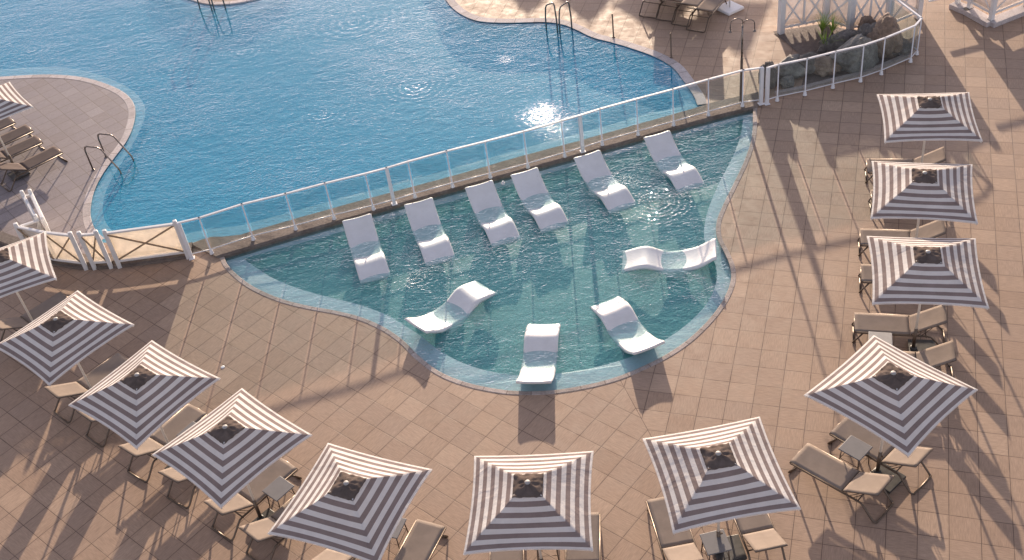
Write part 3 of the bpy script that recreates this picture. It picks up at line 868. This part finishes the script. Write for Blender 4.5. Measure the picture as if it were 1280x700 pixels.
# ------------------------------------------------------------------ deck loungers and side tables
def make_lounger():
    root = empty('sun_lounger', (0, 0, 0)); W2 = .285
    fr = MB(); zr = .31
    for s_ in (-1, 1):
        y = s_ * W2
        fr.tube([(-1.07, y, zr), (.28, y, zr), (.33, y, zr - .012), (.37, y, zr - .05), (.56, y * 1.02, .05), (.60, y * 1.0, .018), (.64, y * .93, .016)], .019, 8)
        fr.tube([(-.92, y * .96, zr - .01), (-1.08, y * .96, .06), (-1.10, y * .93, .018), (-1.08, y * .8, .016)], .018, 8)
    fr.tube([(.64, -W2 * .93, .016), (.645, 0, .016), (.64, W2 * .93, .016)], .019, 8)
    fr.tube([(-1.08, -W2 * .8, .016), (-1.08, W2 * .8, .016)], .018, 8)
    fr.tube([(-1.07, -W2, zr), (-1.085, 0, zr), (-1.07, W2, zr)], .019, 8)
    fr.tube([(-.06, -W2, zr), (-.06, W2, zr)], .012, 8); fr.tube([(.25, -W2, zr - .03), (.25, W2, zr - .03)], .012, 8)
    fr.build('frame', M['bronze'], root)

    def sf_(u, v):
        t = 2 * v - 1
        return Vector((-1.085 + 1.03 * u, t * .272, .334 - .005 * (1 - t * t) * math.sin(math.pi * u) + .002 * noise.noise(Vector((u * 5, v * 3, 0)))))
    b = MB(); b.grid(sf_, 14, 8); b.build('seat', M['sling'], root, solid=.008)
    br = empty('backrest', (0, 0, 0)); br.parent = root
    top = Vector((.585, 0, .70)); hin = Vector((-.035, 0, .335))

    def bf(u, v):
        t = 2 * v - 1; p = hin.lerp(top, u)
        return Vector((p.x + .007 * (1 - t * t) * math.sin(math.pi * u), t * .268, p.z - .007 * (1 - t * t) * math.sin(math.pi * u)))
    b = MB(); b.grid(bf, 10, 8)
    bo = b.build('backrest', M['sling'], root, solid=.010)
    bpy.data.objects.remove(br)
    f2 = MB()
    for s_ in (-1, 1):
        f2.tube([(hin.x, s_ * .262, hin.z - .012), (top.x, s_ * .262, top.z - .012)], .011, 8)
        f2.tube([(.34, s_ * .24, .50), (.17, s_ * .25, .30)], .007, 6)
        f2.tube([(.25, s_ * .24, .45), (.10, s_ * .25, .30)], .006, 6)
    f2.tube([(top.x, -.262, top.z - .012), (top.x, .262, top.z - .012)], .011, 8)
    f2.build('backrest_frame', M['bronze'], bo)
    return root


def make_table():
    root = empty('side_table', (0, 0, 0))
    MB().box((0, 0, .442), (.44, .42, .022)).build('table_top', M['table'], root, bevel=.02, segs=3)
    for sx in (-1, 1):
        for sy in (-1, 1):
            MB().tube([(sx * .17, sy * .16, .43), (sx * .195, sy * .18, .0)], .011, 8).build('leg', M['bronze'], root)
    MB().tube([(-.18, -.17, .2), (.18, -.17, .2), (.18, .17, .2), (-.18, .17, .2), (-.18, -.17, .2)], .007, 6).build('stretcher', M['bronze'], root)
    return root


LV = {'R1': (.6, -.6), 'R2': (.62, -.6), 'R3': (.36, -.68), 'R4': (-.68, .28), 'B1': (-.68, .68), 'B2': (-.62, .66), 'B3': (.64, -.62), 'L1': (-.38, .62), 'L2': (-.45, .74), 'L3': (-.45, .72), 'L4': (-.5, .6), 'I1': ()}
SIDE = {'R': {1: 'upper', -1: 'lower'}, 'B': {1: 'right', -1: 'left'}, 'L': {1: 'lower right', -1: 'upper left'}}
pl = make_lounger(); pt = make_table(); nl = nt_ = 0
for (k, x, y, ca, la, ph) in PAR:
    a = R(la); e_u = Vector((math.cos(a), math.sin(a), 0)); e_v = Vector((-math.sin(a), math.cos(a), 0)); c = Vector((x, y, 0))
    for v in LV[k]:
        o = pl if nl == 0 else copy_tree(pl); nl += 1
        u = random.uniform(-.03, .05)
        if k == 'R4': u = -.05 if v < 0 else .07
        o.location = c + e_u * u + e_v * v; o.rotation_euler = (0, 0, a + R(random.uniform(-2, 2)) + (R(4) if k == 'R4' and v < 0 else 0))
        s_ = SIDE[k[0]][1 if v > sum(LV[k]) / 2 else -1]
        if k == 'R4': s_ = 'right' if v > 0 else 'left'
        tag(o, f'taupe sun lounger, {s_} one under the {ph}', 'sun lounger', 'taupe sun loungers on the pool deck')
    if LV[k]:
        o = pt if nt_ == 0 else copy_tree(pt); nt_ += 1
        tu, tv = {'R4': (-.42, -.10), 'R3': (-.66, -.22), 'B1': (.10, -.08), 'B3': (-.75, .05)}.get(k, (-.5, .05))
        o.location = c + e_u * tu + e_v * tv; o.rotation_euler = (0, 0, a + R(random.uniform(-6, 6)))
        if k == 'R3':
            for ch in COL.objects:
                if ch.parent == o and ch.name.startswith('table_top'):
                    ch.data = ch.data.copy(); ch.data.materials[0] = M['table_light']
        tag(o, f'{"pale" if k == "R3" else "dark"} grey side table under the {ph}', 'side table', 'side tables beside the loungers')

# loungers on the left island (feet towards the pool)
def darken(o):
    for ch in COL.objects:
        if ch.parent == o and (ch.name.startswith('seat') or ch.name.startswith('backrest')):
            ch.data = ch.data.copy(); ch.data.materials[0] = M['sling_dark']


ISL = [((76, 185), (20, 213), 'nearest of the loungers on the left island deck'), ((52, 172), (-6, 198), 'second nearest of the loungers on the left island deck'),
       ((40, 158), (-16, 184), 'third nearest of the loungers on the left island deck'), ((18, 148), (-40, 174), 'farthest of the loungers on the left island deck')]
for (f_, h_, lab) in ISL:
    a = G(*f_, .33); b = G(*h_, .33); d = (b - a); d.z = 0; d.normalize()
    o = copy_tree(pl); o.location = Vector((a.x, a.y, 0)) + d * 1.16; o.rotation_euler = (0, 0, math.atan2(d.y, d.x))
    darken(o); tag(o, 'dark taupe lounger, ' + lab, 'sun lounger', 'sun loungers on the left island deck')
# loungers at the top, beyond the shower
TOP = [((872, 16), (905, -14), 'nearest the white parasol base at the top edge'), ((853, 9), (886, -20), 'second left of the white parasol base at the top edge'),
       ((833, 3), (866, -26), 'third left of the white parasol base at the top edge'), ((812, -1), (846, -30), 'leftmost at the top edge beyond the blue pool')]
for (f_, h_, lab) in TOP:
    a = G(*f_, .5); b = G(*h_, .33); d = (b - a); d.z = 0; d.normalize()
    o = copy_tree(pl); o.location = Vector((a.x, a.y, 0)) + d * .45; o.rotation_euler = (0, 0, math.atan2(-d.y, -d.x))
    tag(o, 'taupe lounger, ' + lab, 'sun lounger', 'sun loungers at the top edge')
tp = G(912, 12)
ub = empty('parasol', tp); tag(ub, 'parasol with square white base and white pole, at the top edge', 'parasol')
MB().box((0, 0, .05), (.62, .62, .09), .5).build('base_plate', M['base_white'], ub, bevel=.03, segs=3)
MB().tube([(0, 0, .09), (0, 0, 2.62)], .026, 12).build('pole', M['white'], ub)
fc = MB()
fc.grid(lambda u, v: Vector(((.04 + .15 * (1 - u) ** 1.2) * (1 + .22 * math.sin(8 * 2 * math.pi * v)) * math.cos(2 * math.pi * v), (.04 + .15 * (1 - u) ** 1.2) * (1 + .22 * math.sin(8 * 2 * math.pi * v)) * math.sin(2 * math.pi * v), .95 + 1.6 * u)), 12, 64, True, lambda u, v: (u, v))
fc.build('folded_canopy', M['canvas_pale'], ub)
# open parasols standing further back on the upper deck (their shadows reach into the picture)
for q, ((tx, ty), lab) in enumerate((((660, 15), 'farthest left'), ((736, 26), 'second from left'), ((831, 44), 'third from left'), ((930, 66), 'nearest the rock garden'))):
    o = copy_tree(proto); tipp = G(tx, ty); k_ = 2.46 / math.tan(SUN_EL)
    o.location = (tipp.x + k_ * math.cos(SUN_AZ), tipp.y + k_ * math.sin(SUN_AZ), 0); o.rotation_euler = (0, 0, R(20 + 13 * q))
    tag(o, 'striped parasol standing on the upper deck beyond the pool, ' + lab, 'parasol', 'striped parasols around the pools')


# ------------------------------------------------------------------ in-pool loungers
PROF = [(0, .25), (.08, .215), (.18, .145), (.3, .07), (.42, .01), (.56, -.04), (.74, -.083), (.95, -.105), (1.12, -.092), (1.26, -.045), (1.4, .015), (1.52, .045), (1.64, .038), (1.8, -.005), (1.93, -.05), (2.08, -.10)]


def prof(s_):
    for (a, za), (b, zb) in zip(PROF, PROF[1:]):
        if s_ <= b:
            t = (s_ - a) / (b - a); t = max(0, min(1, t))
            i = PROF.index((a, za)); m0 = (zb - PROF[max(0, i - 1)][1]) / (b - PROF[max(0, i - 1)][0] + 1e-6) * (b - a)
            j = min(len(PROF) - 1, i + 2); m1 = (PROF[j][1] - za) / (PROF[j][0] - a + 1e-6) * (b - a)
            return (2 * t ** 3 - 3 * t * t + 1) * za + (t ** 3 - 2 * t * t + t) * m0 + (-2 * t ** 3 + 3 * t * t) * zb + (t ** 3 - t * t) * m1
    return PROF[-1][1]


def make_pool_lounger():
    root = empty('pool_lounger', (0, 0, 0)); W2 = .36; L = 2.08; b = MB(); NU, NV = 72, 16
    th = lambda s_: .075 + .05 * math.sin(math.pi * min(1, s_ / L))
    def top(u, v):
        s_ = u * L; t = 2 * v - 1
        e = max(0, abs(t) - .86) / .14; eu = max(0, abs(2 * u - 1) - .975) / .025
        rd = .022 * (1 - math.sqrt(max(0, 1 - e * e))) + .018 * (1 - math.sqrt(max(0, 1 - eu * eu)))
        return Vector((s_, t * W2, prof(s_) - .026 * (1 - t * t) - rd))
    def bot(u, v):
        s_ = u * L; t = 2 * v - 1
        return Vector((s_ * .985 + .015, t * W2 * .96, prof(s_) - .026 - th(s_) + .02 * t * t))
    A = b.grid(top, NU, NV); B = b.grid(bot, NU, NV)
    for i in range(NU):
        for j, s_ in ((0, 1), (NV, -1)):
            f = b.b.faces.new((A[i][j], A[i + 1][j], B[i + 1][j], B[i][j])); f.smooth = True
    for j in range(NV):
        for i in (0, NU):
            f = b.b.faces.new((A[i][j], A[i][j + 1], B[i][j + 1], B[i][j])); f.smooth = True
    b.build('shell', M['plastic'], root)
    f = MB(); f.box((.9, 0, -.31), (.42, .5, .19)).build('foot_block', M['plastic'], root, bevel=.02)
    return root


PL = [((-3.49, 22.07), -78.9, 'white in-pool lounger leftmost of the six along the glass fence'),
      ((-1.98, 22.36), -78.6, 'white in-pool lounger second from left along the glass fence'),
      ((-.47, 22.71), -77.0, 'white in-pool lounger third from left along the glass fence'),
      ((.68, 22.97), -75.8, 'white in-pool lounger fourth from left along the glass fence'),
      ((2.3, 23.32), -74.3, 'white in-pool lounger fifth from left along the glass fence, above the ripple rings'),
      ((4.15, 23.75), -77.7, 'white in-pool lounger rightmost of the six along the glass fence'),
      ((4.54, 18.93), 168.1, 'white in-pool lounger lying crosswise at right edge of the shallow pool'),
      ((2.53, 16.14), 107.7, 'white in-pool lounger with head at lower right edge of the shallow pool'),
      ((.13, 15.66), 78.4, 'white in-pool lounger at bottom centre with head at the pool edge'),
      ((-2.17, 17.84), 40.2, 'white in-pool lounger slanting at lower left edge of the shallow pool')]
pp = make_pool_lounger()
for i, ((x, y), a, lab) in enumerate(PL):
    o = pp if i == 0 else copy_tree(pp)
    o.location = (x, y, .03); o.rotation_euler = (0, 0, R(a)); tag(o, lab, 'pool lounger', 'white loungers in the shallow pool')


# ------------------------------------------------------------------ ladders, shower, small things
def ladder(px_deck, px_water, label, sep=.5, zt=.78):
    a = G(*px_deck); w_ = G(*px_water); d = (w_ - a); d.z = 0; L = d.length; d.normalize(); sd_ = Vector((-d.y, d.x, 0))
    root = empty('pool_ladder', a); tag(root, label, 'pool ladder', 'steel ladders at the main pool')
    for s_ in (-1, 1):
        o_ = sd_ * s_ * sep / 2
        P_ = [o_, o_ + Vector((0, 0, zt * .8)), o_ + d * .04 + Vector((0, 0, zt * .95)), o_ + d * .12 + Vector((0, 0, zt)), o_ + d * (L * .5) + Vector((0, 0, zt)),
              o_ + d * (L * .62) + Vector((0, 0, zt * .93)), o_ + d * (L * 1.0) + Vector((0, 0, .12)), o_ + d * (L * 1.02) + Vector((0, 0, -.1)), o_ + d * (L * 1.0) + Vector((0, 0, -.6))]
        MB().tube(P_, .022, 10).build('handrail', M['steel'], root)
        MB().lathe(o_, [(.05, 0.001), (.05, .012), (.03, .02)], 12).build('flange', M['steel'], root)
    for z_ in (-.2, -.42):
        MB().beam(sd_ * -sep / 2 + d * L + Vector((0, 0, z_)), sd_ * sep / 2 + d * L + Vector((0, 0, z_)), .08, .03).build('tread', M['steel'], root)


ladder((124.7, 204.5), (158.5, 208), 'curved steel pool ladder at the left island edge', .62)


def hoop_ladder(legs, label, zt=.85):
    P_ = [G(x, y, WM) for x, y in legs]; c = sum(P_, Vector()) / 4
    root = empty('pool_ladder', c); tag(root, label, 'pool ladder', 'steel ladders at the main pool')
    for a, b in ((P_[0], P_[1]), (P_[2], P_[3])):
        a, b = a - c, b - c; d = (b - a); u = Vector((0, 0, 1))
        MB().tube([a - u * .9, a, a + d * .03 + u * zt * .5, a + d * .12 + u * zt * .85, a + d * .22 + u * zt * .96, a + d * .35 + u * zt, a + d * .75 + u * zt * 1.08, a + d * .86 + u * zt * 1.08, a + d * .93 + u * zt, b + u * zt * .5, b, b - u * .14], .024, 10).build('handrail', M['steel'], root)
    for z_ in (-.25, -.5, -.75):
        MB().beam(P_[0] - c + Vector((0, 0, z_)), P_[2] - c + Vector((0, 0, z_)), .08, .03).build('tread', M['steel'], root)


hoop_ladder([(683, 37), (697, 40), (700, 41), (715, 37)], 'steel pool ladder at the top of the pool beside the sunlit deck')
hoop_ladder([(250, 11), (265, 13), (268, 13), (282, 11)], 'steel pool ladder below the small island at the top edge')
shp = G(926, 128); sh = empty('outdoor_shower', shp); tag(sh, 'tall slim outdoor shower pole with two curved heads behind the glass fence', 'shower')
MB().lathe((0, 0, 0), [(.10, 0), (.10, .02), (.04, .04), (.035, 1.3)], 14).build('column', M['bronze'], sh)
MB().tube([(0, 0, 1.3), (0, 0, 2.25)], .025, 10).lathe((0, 0, 1.3), [(.035, 0), (.035, .03)], 12).build('riser', M['steel'], sh)
for s_, dz in ((-1, .12), (1, 0)):
    pts = [(0, 0, 2.2 + dz * .5)] + [(s_ * (.16 - .16 * math.cos(t)), s_ * .04, 2.22 + dz + .13 * math.sin(t)) for t in (0.1, .5, 1, 1.57, 2.1, 2.6, 3.14)] + [(s_ * .32, s_ * .04, 2.05 + dz)]
    arm = MB().tube(pts, .012, 8).build('shower_arm', M['steel'], sh)
    MB().lathe((s_ * .32, s_ * .04, 2.0 + dz), [(.045, 0), (.045, .015), (.012, .05)], 12).build('shower_head', M['steel'], arm)
for px, lab in (((839, 72), 'short dark steel post on coping, at right rim of the blue pool'), ((767, 47), 'short dark steel post on coping, at the sunlit top rim of the pool')):
    p_ = G(*px); o = MB().lathe((0, 0, 0), [(.05, 0), (.05, .01), (.022, .02), (.02, .75), (.012, .77)], 12).build('low_post', M['bronze']); o.location = p_
    tag(o, lab, 'post')
o = MB().lathe((0, 0, 0), [(.045, 0), (.045, .006), (.03, .009), (.004, .010)], 14).build('floor_spotlight', M['base_white']); o.location = G(278.5, 459)
tag(o, 'tiny round white floor fitting on the tiles left of the shallow pool', 'floor fitting')
o = MB().lathe((0, 0, 0), [(.05, 0), (.055, .03), (.03, .05), (.028, .08), (.005, .085)], 14).build('wall_inlet', M['base_white']); o.location = G(629, 230, .02)
tag(o, 'small white water inlet on the wall edge between two pool loungers', 'water inlet')
